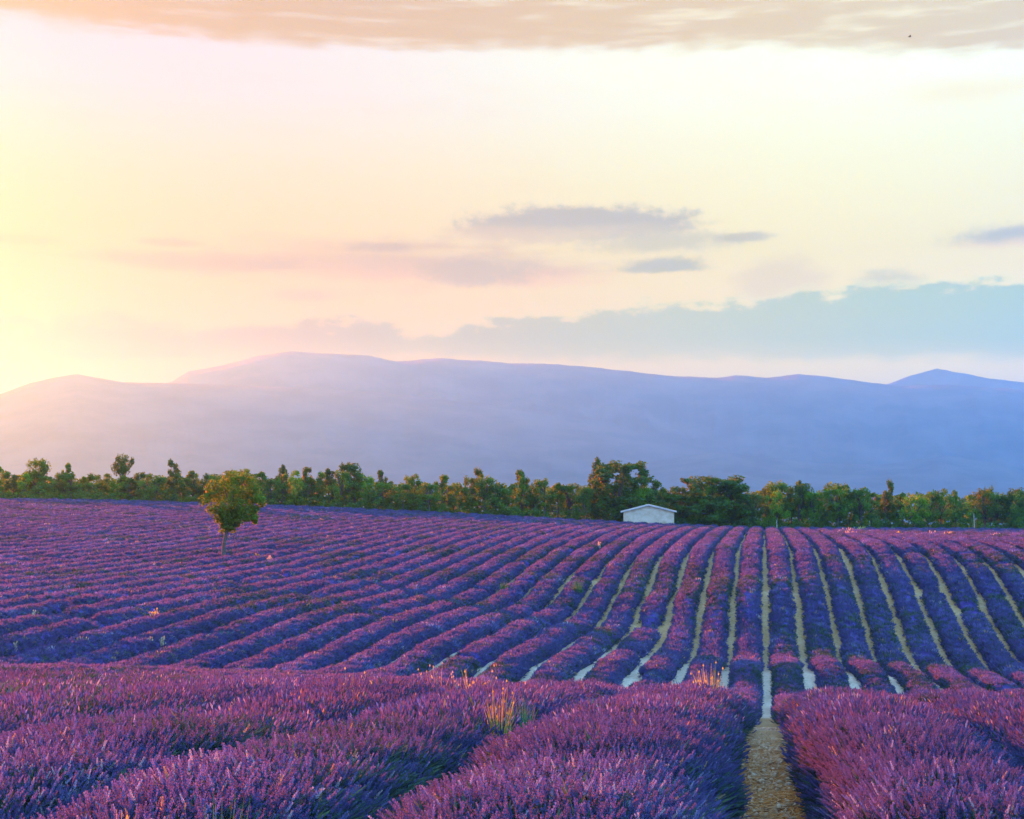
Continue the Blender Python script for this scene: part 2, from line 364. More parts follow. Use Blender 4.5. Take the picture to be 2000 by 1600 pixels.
def foliage_mat(name, dark, light):
    m, t = mat(name); oi = t.new('ShaderNodeObjectInfo'); p = pos(t)
    n = t.noise(p, 0.9, 4, 0.6); n2 = t.noise(p, 6.0, 2, 0.6)
    f = t.m('ADD', t.m('MULTIPLY', n, 0.6), t.m('MULTIPLY', n2, 0.5))
    c = t.mix(t.smooth(f, 0.38, 0.72), dark, light)
    mul = t.new('ShaderNodeMix', data_type='RGBA', blend_type='MULTIPLY'); mul.inputs[0].default_value = 1.0
    t.l.new(c, mul.inputs[6]); t.l.new(oi.outputs['Color'], mul.inputs[7])
    br = t.new('ShaderNodeMix', data_type='RGBA', blend_type='MULTIPLY'); br.inputs[0].default_value = 1.0
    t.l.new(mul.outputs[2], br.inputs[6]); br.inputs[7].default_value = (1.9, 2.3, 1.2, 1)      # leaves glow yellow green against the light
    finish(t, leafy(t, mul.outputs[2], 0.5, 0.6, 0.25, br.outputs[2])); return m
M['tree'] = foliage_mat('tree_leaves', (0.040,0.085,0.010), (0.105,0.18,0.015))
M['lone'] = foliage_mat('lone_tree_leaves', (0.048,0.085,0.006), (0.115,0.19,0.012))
m, t = mat('bark'); p = pos(t)
finish(t, principled(t, t.mix(t.noise(p, 8.0, 4, 0.6), (0.045,0.032,0.022), (0.12,0.09,0.065)), 0.9)); M['bark'] = m
def plain(name, a, b, scale=3.0, rough=0.8, trans=0.0):
    m, t = mat(name); p = pos(t); c = t.mix(t.smooth(t.noise(p, scale, 4, 0.6), 0.35, 0.65), a, b)
    finish(t, leafy(t, c, trans) if trans else principled(t, c, rough)); return m
M['render'] = plain('wall_render', (0.50,0.34,0.21), (0.60,0.42,0.28), 1.5)
M['rooftin'] = plain('pale_roof', (0.58,0.40,0.27), (0.68,0.48,0.34), 1.0, 0.6)
M['soffit'] = plain('roof_edge', (0.45,0.42,0.40), (0.55,0.52,0.5), 2.0)
M['orange'] = plain('dry_orange_grass', (0.38,0.33,0.05), (0.50,0.46,0.11), 6.0, trans=0.5)
M['straw'] = plain('straw', (0.48,0.22,0.06), (0.76,0.42,0.15), 9.0, trans=0.3)
M['palestraw'] = plain('pale_seed_heads', (0.44,0.30,0.15), (0.58,0.42,0.24), 9.0, trans=0.4)
M['green'] = plain('weed_green', (0.03,0.13,0.035), (0.08,0.22,0.06), 5.0, trans=0.4)
M['yellow'] = plain('yellow_weed', (0.26,0.24,0.03), (0.42,0.36,0.06), 6.0, trans=0.5)
M['bird'] = plain('dark_feathers', (0.03,0.03,0.035), (0.05,0.05,0.05))
M['wood'] = plain('weathered_wood', (0.30,0.26,0.21), (0.42,0.38,0.32), 8.0)

# ------------------------------------------------------------------ ground, mountains, haze
def axis(core0, core1, step, far):
    a = [core1]; s = step
    while a[-1] < far: s *= 1.28; a.append(a[-1] + s)
    b = [core0]; s = step
    while b[-1] > -far: s *= 1.28; b.append(b[-1] - s)
    return np.array(sorted(b[1:]) + list(np.arange(core0, core1 + 1e-6, step)) + a[1:])
ax_u = axis(-128, 68, 0.75, 11000); ax_v = axis(-18, 198, 0.75, 11000)
uu, vv = np.meshgrid(ax_u, ax_v, indexing='ij')
zz = ground_uv(uu, vv) + np.where(np.hypot(uu, vv) < 240, (fbm(uu * 0.7, vv * 0.7, 3) - 0.5) * 0.10, 0)
X, Y = xy(uu, vv)
nu, nv = uu.shape; ii = np.arange(nu * nv).reshape(nu, nv)
quads = np.stack([ii[:-1,:-1], ii[1:,:-1], ii[1:,1:], ii[:-1,1:]], -1).reshape(-1, 4)
g = link('ground', mesh_np('ground', np.stack([X, Y, zz], -1).reshape(-1, 3), quads, M['soil'], True))
tag(g, 'pale stony soil showing in the paths between the lavender rows', None, None, 'structure')

def ridge(pts, R, front, back, seed, rough, label, name='mountain'):
    """a mountain range at distance R whose skyline follows the given points of the view"""
    A = [ang(x, y) for x, y in pts]
    az = np.arange(-64, 58.01, 0.1)
    e = np.interp(az, [a for a, _ in A], [b for _, b in A])
    e = e + (fbm(az * 1.6, az * 0 + seed, seed) - 0.5) * 0.10 * rough + (vnoise(az * 5.0, az * 0, seed + 5) - 0.5) * 0.035 * rough
    edge = np.clip((az - 58) / -14, 0, 1) * np.clip((az + 64) / 14, 0, 1); e = e * np.minimum(1, edge * 1.0 + 0.0)
    zr = np.tan(np.radians(np.maximum(e, 0.05))) * R + CAM_H
    s = np.concatenate([np.linspace(-1, 0, 22), np.linspace(0, 1, 9)[1:]])
    S, AZg = np.meshgrid(s, az, indexing='ij'); ZR = np.broadcast_to(zr, S.shape)
    prof = np.where(S < 0, (1 + S) ** 1.15, (1 - S) ** 1.2)
    gul = (fbm(AZg * 0.9 + S * 2.5, S * 3.5, seed + 2) - 0.5) * 0.20 + (fbm(AZg * 3.4 + S * 4, S * 7, seed + 9) - 0.5) * 0.07
    h = ZR * (prof + gul * rough * np.clip(np.abs(S) * 2.2, 0, 1) * np.clip(1 - np.abs(S), 0, 1) * 1.6)
    h = np.minimum(h, ZR * (1 - 0.12 * np.abs(S))) * 1.0 - 22.0 * np.abs(S) ** 4
    r = R + np.where(S < 0, S * front, S * back); a = np.radians(AZg)
    V = np.stack([np.sin(a) * r, np.cos(a) * r, h], -1).reshape(-1, 3)
    ns, na = S.shape; ii = np.arange(ns * na).reshape(ns, na)
    Q = np.stack([ii[:-1,:-1], ii[:-1,1:], ii[1:,1:], ii[1:,:-1]], -1).reshape(-1, 4)
    o = link(name, mesh_np(name, V, Q, M['mountain'], True)); tag(o, label, None, None, 'structure'); return o
# skyline points are at the ridge's own bearing, so a step sideways keeps them right
ridge([(-900,900),(-500,820),(-250,805),(-100,790),(0,770),(60,748),(110,737),(150,731),(190,738),(240,747),(320,748),(450,752),(600,758),(760,768),(950,790),(1150,815),(1400,850),(1700,900),(2100,930),(2600,960),(3400,1000)], 5500, 2000, 650, 11, 0.3, 'nearer low mountain range on the left, peach in haze, right shoulder added for glow line', 'mountain')  # flat right shoulder added so its top draws the glow's lower edge behind
ridge([(-900,800),(-300,790),(0,790),(250,765),(335,745),(370,725),(440,712),(500,696),(570,686),(650,691),(720,695),(775,706),(860,700),(930,704),(1000,710),(1090,711),(1200,722),(1280,731),(1320,735),(1400,738),(1440,733),(1500,738),(1560,730),(1620,737),(1700,748),(1760,753),(1850,752),(2000,762),(2200,790),(2600,850),(3400,960)], 6300, 2200, 500, 23, 0.7, 'long rounded main mountain ridge across the view, blue in the haze', 'mountain')
ridge([(1500,850),(1650,775),(1690,762),(1740,748),(1780,733),(1830,720),(1880,729),(1930,739),(2000,747),(2150,770),(2400,800),(2900,880)], 7400, 700, 700, 37, 0.5, 'pale distant mountain peak at the far right behind the main ridge', 'mountain')
ridge([(400,1000),(700,985),(900,950),(1050,930),(1250,905),(1400,882),(1500,893),(1600,905),(1720,908),(1850,890),(2000,912),(2300,930),(2900,980)], 4600, 1400, 800, 41, 0.8, 'low blue foothills at the foot of the main ridge on the right', 'hills')
hb = 11600.0; zt = 900.0; zb = -16.5
me = mesh_np('haze', [(x, y, z) for z in (zb, zt) for x, y in ((-hb,-hb),(hb,-hb),(hb,hb),(-hb,hb))],
             np.array([(0,3,2,1),(4,5,6,7),(0,1,5,4),(1,2,6,5),(2,3,7,6),(3,0,4,7)]))
m, t = mat('haze_air'); v = t.new('ShaderNodeVolumePrincipled')
v.inputs['Color'].default_value = (*HAZE_COLOR, 1.0); v.inputs['Density'].default_value = HAZE_DENSITY; v.inputs['Anisotropy'].default_value = HAZE_G
o = t.new('ShaderNodeOutputMaterial'); t.l.new(v.outputs[0], o.inputs['Volume'])
me.materials.append(m)
hz = link('haze', me); tag(hz, 'pale evening haze over the valley and the mountains', None, None, 'stuff')

# ------------------------------------------------------------------ lavender: small plant pieces, scattered along the rows
def proto(name, parts):
    """parts: list of (verts, faces, material)"""
    V = []; Fq = []; mi = []; mats = []; off = 0
    for vts, fcs, mm in parts:
        if mm not in mats: mats.append(mm)
        for f in fcs: Fq.append(tuple(i + off for i in f)); mi.append(mats.index(mm))
        V += [tuple(p) for p in vts]; off += len(vts)
    me = bpy.data.meshes.new(name); me.from_pydata(V, [], Fq)
    for mm in mats: me.materials.append(mm)
    me.polygons.foreach_set('material_index', mi); me.update()
    return bpy.data.objects.new(name, me)          # kept out of the scene: only its mesh is used by the scatter
def stem_part(L, bend, r, z0=-0.10):
    V = []; Fc = []
    for k, zf in enumerate((0.0, 0.5, 1.0)):
        z = z0 + (L - z0) * zf; x = bend * zf * zf
        for s in range(3):
            a = s * 2.094; V.append((x + r * math.cos(a), r * math.sin(a), z))
    for k in range(2):
        for s in range(3):
            a = k * 3 + s; b = k * 3 + (s + 1) % 3; Fc.append((a, b, b + 3, a + 3))
    return V, Fc, M['stem']
def near_spike(seed):
    R_ = random.Random(seed); L = R_.uniform(0.13, 0.19); bend = R_.uniform(-0.03, 0.03)
    parts = [stem_part(L, bend, 0.0011)]; V = []; Fc = []
    H = R_.uniform(0.035, 0.058); nw = 5
    zs = [L - H * 0.55] + [L + H * k / (nw - 1) for k in range(nw)]
    for k, z in enumerate(zs):
        f = k / nw; rr = 0.0085 * (1.0 - 0.55 * f) * R_.uniform(0.85, 1.15); n = 5
        ph = R_.random() * 6
        for s in range(n):
            a = ph + s * 6.283 / n + R_.uniform(-.2, .2); ca, sa = math.cos(a), math.sin(a); w_ = rr * 0.62; h = 0.0115
            x0 = bend * (z / L) ** 2
            b = len(V)
            V += [(x0 + ca*rr*.3 - sa*w_*.5, sa*rr*.3 + ca*w_*.5, z - h*.4), (x0 + ca*rr*.3 + sa*w_*.5, sa*rr*.3 - ca*w_*.5, z - h*.4),
                  (x0 + ca*rr*1.15 + sa*w_*.6, sa*rr*1.15 - ca*w_*.6, z + h*.6), (x0 + ca*rr*1.15 - sa*w_*.6, sa*rr*1.15 + ca*w_*.6, z + h*.6)]
            Fc.append((b, b+1, b+2, b+3))
    parts.append((V, Fc, M['blossom']))
    return proto('lavender_spike', parts)
def mid_spike(seed):
    R_ = random.Random(seed); parts = []; Vs = []; Fs = []; V = []; Fc = []
    for q in range(3):
        ox, oy = R_.uniform(-.05, .05), R_.uniform(-.05, .05); lx, ly = ox * 1.2 + R_.uniform(-.03, .03), oy * 1.2 + R_.uniform(-.03, .03)
        L = R_.uniform(0.10, 0.19); H = R_.uniform(0.035, 0.055)
        b = len(Vs); Vs += [(ox-.0012, oy, -.1), (ox+.0012, oy, -.1), (ox+lx, oy+ly, L)]; Fs.append((b, b+1, b+2))
        for a in (R_.random() * 3, ):
            for a2 in (a, a + 1.57):
                ca, sa = math.cos(a2), math.sin(a2); r = 0.0078; b = len(V); x, y = ox + lx, oy + ly
                V += [(x, y, L - .012), (x + ca*r, y + sa*r, L + H*.35), (x + lx*.2, y + ly*.2, L + H), (x - ca*r, y - sa*r, L + H*.35)]
                Fc.append((b, b+1, b+2, b+3))
    return proto('lavender_spikes', [(Vs, Fs, M['stem']), (V, Fc, M['blossom'])])
def leaf_sprig(seed, blades=11, L0=0.10, W0=0.006):
    R_ = random.Random(seed); V = []; Fc = []
    for q in range(blades):
        a = R_.random() * 6.283; t_ = R_.uniform(.15, 1.0); L = L0 * R_.uniform(.7, 1.5); ca, sa = math.cos(a), math.sin(a); W_ = W0 * R_.uniform(.7, 1.3)
        dx, dz = math.sin(t_), math.cos(t_); z0 = R_.uniform(-.05, .05)
        b = len(V)
        V += [(-sa*W_*.3, ca*W_*.3, z0), (sa*W_*.3, -ca*W_*.3, z0), (ca*dx*L*.6 + sa*W_, sa*dx*L*.6 - ca*W_, z0 + dz*L*.6), (ca*dx*L, sa*dx*L, z0 + dz*L*.9), (ca*dx*L*.6 - sa*W_, sa*dx*L*.6 + ca*W_, z0 + dz*L*.6)]
        Fc.append((b, b+1, b+2, b+3, b+4))
    return proto('leaf_sprig', [(V, Fc, M['leaf'])])
def far_tuft(seed, green=False):
    R_ = random.Random(seed); V = []; Fc = []; V2 = []; F2 = []
    for q in range(13):
        a = R_.random() * 6.283; t_ = R_.uniform(0.05, 0.75); L = R_.uniform(0.10, 0.17); ca, sa = math.cos(a), math.sin(a)
        dx, dz = math.sin(t_), math.cos(t_); ox, oy = R_.uniform(-.09, .09), R_.uniform(-.09, .09); tw = R_.random() * 6.283; W_ = R_.uniform(.010, .018)
        wx, wy = math.cos(tw) * W_, math.sin(tw) * W_
        f = .45; L_ = L
        tgt, tf = (V2, F2) if (green or q % 5 == 4) else (V, Fc)
        b = len(tgt)
        tgt += [(ox + ca*dx*L*.2, oy + sa*dx*L*.2, -.03 + dz*L*.2), (ox + ca*dx*L*.6 + wx, oy + sa*dx*L*.6 + wy, dz*L*.6), (ox + ca*dx*L, oy + sa*dx*L, dz*L), (ox + ca*dx*L*.6 - wx, oy + sa*dx*L*.6 - wy, dz*L*.6)]
        tf.append((b, b+1, b+2, b+3))
    return proto('lavender_tuft', ([(V, Fc, M['blossom'])] if V else []) + [(V2, F2, M['leaf'])])
PROTOS = [near_spike(s) for s in range(4)] + [mid_spike(s) for s in range(3)] + [leaf_sprig(s) for s in range(2)] + [far_tuft(s) for s in range(4)] + [far_tuft(50, True), far_tuft(51, True)]
I_NEAR, I_MID, I_LEAF, I_FAR, I_GREEN = (0, 4), (4, 7), (7, 9), (9, 13), (13, 15)

def scatter_group():
    ng = bpy.data.node_groups.new('scatter', 'GeometryNodeTree')
    ng.interface.new_socket('Geometry', in_out='INPUT', socket_type='NodeSocketGeometry')
    ng.interface.new_socket('Geometry', in_out='OUTPUT', socket_type='NodeSocketGeometry')
    N = ng.nodes; L = ng.links
    gi = N.new('NodeGroupInput'); go = N.new('NodeGroupOutput')
    g2i = N.new('GeometryNodeGeometryToInstance')
    for p in reversed(PROTOS):                       # the last link is the first instance
        oi = N.new('GeometryNodeObjectInfo'); oi.inputs['Object'].default_value = p; oi.inputs['As Instance'].default_value = False
        oi.transform_space = 'ORIGINAL'
        L.new(oi.outputs['Geometry'], g2i.inputs[0])
    def named(n, dt):
        a = N.new('GeometryNodeInputNamedAttribute'); a.data_type = dt; a.inputs['Name'].default_value = n; return a.outputs[0]
    ip = N.new('GeometryNodeInstanceOnPoints')
    L.new(gi.outputs[0], ip.inputs['Points']); L.new(g2i.outputs[0], ip.inputs['Instance']); ip.inputs['Pick Instance'].default_value = True
    L.new(named('idx', 'INT'), ip.inputs['Instance Index'])
    e2r = N.new('FunctionNodeEulerToRotation'); L.new(named('rot', 'FLOAT_VECTOR'), e2r.inputs[0]); L.new(e2r.outputs[0], ip.inputs['Rotation'])
    L.new(named('scl', 'FLOAT'), ip.inputs['Scale'])
    L.new(ip.outputs[0], go.inputs[0])
    return ng
SCATTER = scatter_group()
def scatter(name, pts, dirs, scl, idx, tint, parent):
    me = bpy.data.meshes.new(name); n = len(pts)
    me.vertices.add(n); me.vertices.foreach_set('co', np.asarray(pts, np.float32).ravel())
    beta = np.arccos(np.clip(dirs[:, 2], -1, 1)); gam = np.arctan2(dirs[:, 1], dirs[:, 0])
    rot = np.stack([np.zeros(n), beta, gam], 1)
    for nm, dt, arr, key in (('rot','FLOAT_VECTOR',rot,'vector'),('scl','FLOAT',scl,'value'),('idx','INT',idx,'value'),('tint','FLOAT',tint,'value')):
        at_ = me.attributes.new(nm, dt, 'POINT'); at_.data.foreach_set(key, np.asarray(arr, np.int32 if dt == 'INT' else np.float32).ravel())
    o = link(name, me, parent); md = o.modifiers.new('scatter', 'NODES'); md.node_group = SCATTER
    tag(o, kind='stuff'); return o

# ------------------------------------------------------------------ the lavender rows, one thing each
HW, HH = 0.50, 0.52
def mound(u_c, v, th, k):
    """a point of row k's rounded bush surface and its outward direction (row axes)"""
    lump = 0.93 + 0.14 * vnoise(v / 0.85, v * 0 + k * 3.1, 1)
    lump = lump * (0.95 + 0.10 * vnoise(v / 0.28 + 3 * th, th * 1.7 + k, 2))
    gapf = 1 - 0.42 * np.clip((vnoise(v / 2.3, v * 0 + k * 7.7, 4) - 0.80) / 0.1, 0, 1)      # weak or missing plants
    wob = (vnoise(v / 6.0, v * 0 + k * 1.3, 6) - 0.5) * 0.16 + (0.08 if k == 0 else -0.26 if k == -1 else -0.10 if k == -2 else 0.0) * np.clip((30 - v) / 8, 0, 1)
    c, s = np.cos(th), np.sin(th)
    x = (HW + (0.10 if k == 0 else 0.28 if k == -1 else 0.20 if k == -2 else 0.44) * np.clip((30 - v) / 8, 0, 1) + 0.07 * np.clip((v - 30) / 8, 0, 1)) * np.sign(c) * np.abs(c) ** 0.72 * lump * gapf
    h = HH * np.abs(s) ** 0.62 * lump * gapf
    u = u_c + wob + x
    return u, ground_uv(u, v) - 0.03 + h, c, s, gapf
def visible(X, Y, m=1.17, pad=2.5): return (np.abs(X) < Y * (1000 / F) * m + pad) & (Y > 1.2)
rows_made = []; NLONE = 21            # the lone tree stands beyond this many rows left of the centre path
for k in range(-62, 24):
    u_c = GAP * (k + 0.5)
    v_end = (174.5 + u_c * SA) / CA + (vnoise(k * 0.7, 0.3, 8) - 0.5) * 1.0
    vs_ = np.arange(0.8, v_end, 0.1); Xc, Yc = xy(u_c, vs_)
    ok = visible(Xc, Yc) & (Yc < 174.6)
    if ok.sum() < 30: continue
    v0, v1 = vs_[ok][0], vs_[ok][-1]
    if k >= 0: side, nth, dirw = 'right', k + 1, 'right'
    else: side, nth, dirw = 'left', -k, 'left'
    if nth == 1: lab = f'bushy lavender row bordering the centre path on its {side}, from foreground to hilltop'
    elif nth <= NLONE or side == 'right': lab = f'purple lavender row, {ordinal(nth)} one counted to the {side} from the centre path'
    else: lab = f'thin pink lavender row of the far left field, {ordinal(nth - NLONE)} beyond the lone tree'
    zr = float(ground_uv(u_c, v0)); rx, ry = xy(u_c, v0)
    root = empty('lavender_row', (rx, ry, zr), lab, 'lavender row', 'lavender rows across the hillside field')
    # bush body
    vv_ = [v0]
    while vv_[-1] < v1:
        D = max(xy(u_c, vv_[-1])[1], 3); vv_.append(vv_[-1] + (0.14 if D < 26 else 0.3 if D < 80 else 0.6))
    vv_ = np.array(vv_); nth_ = 11
    th = np.linspace(0.0, math.pi, nth_); VG, TG = np.meshgrid(vv_, th, indexing='ij')
    ur, zr_, _, _, _ = mound(u_c, VG, TG, k)
    zr_[:, 0] -= 0.05; zr_[:, -1] -= 0.05
    Xr, Yr = xy(ur, VG)
    V = np.stack([Xr - rx, Yr - ry, zr_ - zr], -1).reshape(-1, 3)
    ii = np.arange(len(V)).reshape(len(vv_), nth_)
    Q = np.stack([ii[:-1,:-1], ii[:-1,1:], ii[1:,1:], ii[1:,:-1]], -1).reshape(-1, 4)
    link('foliage', mesh_np('foliage', V, Q, M['foliage'], True), root)
    # flower spikes and leaves
    segs = [(0, 10.5, DENS[0], I_NEAR, 1.0), (10.5, 24, DENS[1], I_MID, 1.0), (24, 62, DENS[2], I_FAR, 1.0), (62, 110, DENS[3], I_FAR, 1.35), (110, 200, DENS[4], I_FAR, 1.5)]
    Pp, Dd, Sc, Ix, Ti = [], [], [], [], []
    Dk = lambda d: (d + u_c * SA) / CA
    for d0, d1, dens, ids, sc in segs:
        a = max(v0, Dk(d0)); b = min(v1, Dk(d1))
        if b <= a: continue
        n = int((b - a) * dens); v = rng.uniform(a, b, n)
        thr = np.pi * (0.5 + 0.5 * np.sign(rng.random(n) - .5) * rng.random(n) ** 1.15 * 0.93)
        u, z, c, s, gp = mound(u_c, v, thr, k); X, Y = xy(u, v)
        keep = visible(X, Y, 1.12, 1.5) & (rng.random(n) < gp)
        nx = c * 0.62 + rng.normal(0, .27, n); nyv = rng.normal(0, .27, n); nz = s * 0.7 + 0.55 + rng.normal(0, .1, n)
        dx, dy = xy(nx, nyv); dv = np.stack([dx, dy, nz], 1); dv /= np.linalg.norm(dv, axis=1)[:, None]
        big = fbm(u * 0.45, v * 0.45, 12, 3); patch = fbm(u * 0.22 + 5, v * 0.22, 15, 3)
        ti = np.clip(0.42 + (big - 0.5) * 0.7 + rng.normal(0, .25 if d0 < 24 else .15, n), 0, 0.965)
        ti = np.where(rng.random(n) < 0.012, 1.0, ti)
        ix = rng.integers(ids[0], ids[1], n)
        pg = np.clip((patch - 0.57) / 0.10, 0, 1)
        if k == -2: pg = np.maximum(pg, np.exp(-((v - 5.0) / 1.1) ** 2) * (c > 0.15))       # weedy green flank at the bottom left
        lowp = np.clip(1 - s * 1.3, 0, 1)
        if ids is I_NEAR or ids is I_MID:
            lf = rng.random(n) < (0.12 + 0.6 * lowp + 0.55 * pg); ix = np.where(lf, rng.integers(*I_LEAF, n), ix)
            sc_n = np.where(lf, 1.25, 0.88)
        else:
            lf = rng.random(n) < (0.06 + 0.30 * lowp + 0.5 * pg); ix = np.where(lf, rng.integers(*I_GREEN, n), ix); sc_n = np.where(lf, 0.9, 1.0)
        scl = sc * sc_n * rng.uniform(0.75, 1.25, n) * (0.85 + 0.35 * vnoise(v / 0.9, u * 0 + k, 21))
        Pp.append(np.stack([X - rx, Y - ry, z - zr], 1)[keep]); Dd.append(dv[keep]); Sc.append(scl[keep]); Ix.append(ix[keep]); Ti.append(ti[keep])
    scatter('blossoms', np.concatenate(Pp), np.concatenate(Dd), np.concatenate(Sc), np.concatenate(Ix), np.concatenate(Ti), root)
    rows_made.append((k, root))

# ------------------------------------------------------------------ trees
def tube(path, radii, sides=7):
    V = []; Fc = []
    path = [Vector(p) for p in path]
    for i, p in enumerate(path):
        d = (path[min(i + 1, len(path) - 1)] - path[max(i - 1, 0)]).normalized()
        x = d.orthogonal().normalized(); y = d.cross(x)
        for s in range(sides):
            a = 6.2832 * s / sides; V.append(tuple(p + (x * math.cos(a) + y * math.sin(a)) * radii[i]))
    for i in range(len(path) - 1):
        for s in range(sides):
            a = i * sides + s; b = i * sides + (s + 1) % sides; Fc.append((a, b, b + sides, a + sides))
    return V, Fc
def merge(parts):
    V = []; Fc = []
    for v, f in parts:
        o = len(V); V += v; Fc += [tuple(i + o for i in q) for q in f]
    return np.array(V), np.array(Fc)
def leaves(clumps, per, size, r_):
    """leaf-sized faces spread through clumps (x, y, z, radius)"""
    n = per * len(clumps); cl = np.repeat(np.array(clumps), per, 0)
    d = r_.normal(size=(n, 3)); d /= np.linalg.norm(d, axis=1)[:, None]
    rr = cl[:, 3:4] * r_.random((n, 1)) ** 0.45
    c = cl[:, :3] + d * rr * np.array([1, 1, 0.85])
    t1 = r_.normal(size=(n, 3)); t1 /= np.linalg.norm(t1, axis=1)[:, None]
    t2 = np.cross(t1, d + r_.normal(0, .4, (n, 3))); t2 /= np.linalg.norm(t2, axis=1)[:, None] + 1e-9
    s = size * r_.uniform(.6, 1.4, (n, 1))
    V = np.stack([c - t1 * s * .7, c + t2 * s * .42, c + t1 * s * .7, c - t2 * s * .42], 1).reshape(-1, 3)
    return V, np.arange(n * 4).reshape(n, 4)
def tree_variant(kind, seed):
    """unit tree: height 1, crown width about 1 (scaled when placed)"""
    r_ = np.random.default_rng(seed); R_ = random.Random(seed)
    cl = []; limbs = []
    lean = R_.uniform(-.05, .05)
    trunk_top = {'round': .45, 'tall': .62, 'stem': .66, 'bush': .25, 'branchy': .55, 'broad': .4}[kind]
    limbs.append(tube([(0, 0, -.12), (lean * .3, 0, .1), (lean, .01, trunk_top * .6), (lean * 1.3, 0, trunk_top + .15)], [.035, .028, .02, .008]))
    def clump(x, y, z, r, limb=True):
        cl.append((x, y, z, r))
        if limb and R_.random() < .6: limbs.append(tube([(lean * .8, 0, min(trunk_top * .75, z * .8)), ((x + lean) * .55, y * .5, z * .86), (x, y, z)], [.014, .010, .004], 5))
    if kind == 'round':
        for i in range(30):
            a = R_.random() * 6.283; t_ = R_.random(); z = .28 + .62 * t_; w_ = .40 * math.sqrt(max(0.05, 1 - ((t_ - .42) / .66) ** 2)); q = w_ * math.sqrt(R_.random()); clump(math.cos(a) * q, math.sin(a) * q, z, R_.uniform(.085, .15))
    elif kind == 'broad':
        for i in range(100):
            a = R_.random() * 6.283; t_ = R_.random(); z = .10 + .80 * t_; w_ = .46 * max(.15, 1 - abs((t_ - .45) / .72) ** 2.6) ** .5; q = w_ * R_.random() ** .5; clump(math.cos(a) * q, math.sin(a) * q, z, R_.uniform(.055, .105), i % 4 == 0)
    elif kind == 'tall':
        for i in range(28):
            a = R_.random() * 6.283; t_ = R_.random(); z = .25 + .70 * t_; w_ = .34 * (1 - t_) ** .55 + .05; q = w_ * math.sqrt(R_.random()); clump(math.cos(a) * q, math.sin(a) * q, z, R_.uniform(.06, .12))
    elif kind == 'stem':
        for i in range(22):
            a = R_.random() * 6.283; z = R_.uniform(.62, .95); q = .38 * math.sqrt(R_.random()) * (1 - abs(z - .78) * 1.6); clump(math.cos(a) * q, math.sin(a) * q, z, R_.uniform(.07, .13))
        for i in range(10):
            a = R_.random() * 6.283; z = R_.uniform(.2, .55); q = .2 * R_.random(); clump(math.cos(a) * q, math.sin(a) * q, z, R_.uniform(.05, .09))
    elif kind == 'bush':
        for i in range(34):
            a = R_.random() * 6.283; t_ = R_.random(); z = .08 + .82 * t_; w_ = .46 * math.sqrt(max(0.05, 1 - (t_ * .97) ** 2.4)); q = w_ * math.sqrt(R_.random()); clump(math.cos(a) * q, math.sin(a) * q, z, R_.uniform(.08, .14), False)
    elif kind == 'branchy':
        for i in range(34):
            a = R_.random() * 6.283; t_ = R_.random(); z = .20 + .62 * t_; q = .40 * math.sqrt(R_.random()); clump(math.cos(a) * q, math.sin(a) * q, z, R_.uniform(.09, .14))
        for i in range(9):
            a = -1.2 + i * .32; 
            for f in (.75, .9, 1.0): clump(math.sin(a) * .42 * f, R_.uniform(-.15, .15), .5 + math.cos(a) * .42 * f, .05 + .03 * R_.random(), f == 1.0)
    per = max(70, int(2900 / len(cl))) if kind != 'broad' else 75
    Vc, Fc = leaves(cl, per, .034, r_)
    Vt, Ft = merge(limbs)
    return mesh_np('tree_trunk', Vt, Ft, M['bark'], True), mesh_np('tree_crown', Vc, Fc, M['tree'])
VAR = {k: [tree_variant(k, 100 + 7 * i + 31 * j) for i in range(n)] for j, (k, n) in enumerate((('round', 4), ('tall', 4), ('stem', 2), ('bush', 3), ('branchy', 1), ('broad', 2)))}
TONES = {'dark green': (0.62, 0.72, 0.75, 1), 'mid green': (0.95, 1.0, 0.85, 1), 'olive green': (1.05, 1.08, 0.70, 1), 'yellow green': (1.35, 1.5, 0.6, 1), 'brownish green': (1.0, .85, .7, 1)}
def ground_at(x, y):
    u, v = uv(x, y); return float(ground_uv(u, v))
def place_tree(px, top_y, wid_px, kind, tone, D, label, name='tree', group='trees along the wood behind the field'):
    p = at_depth(px, top_y, D); x, y = p[0], D; zt_ = p[2] + CAM_H; z0 = ground_at(x, y)
    H = zt_ - z0; W_ = wid_px / F * D
    root = empty(name, (x, y, z0), label, 'tree', group)
    tr, cr = random.choice(VAR[kind]); rz = random.uniform(0, 6.28) if kind != 'branchy' else 0.0
    for nm, me in (('trunk', tr), ('crown', cr)):
        o = link(nm, me, root); o.scale = (W_, W_, H); o.rotation_euler = (0, 0, rz); o.color = TONES[tone]
    return root
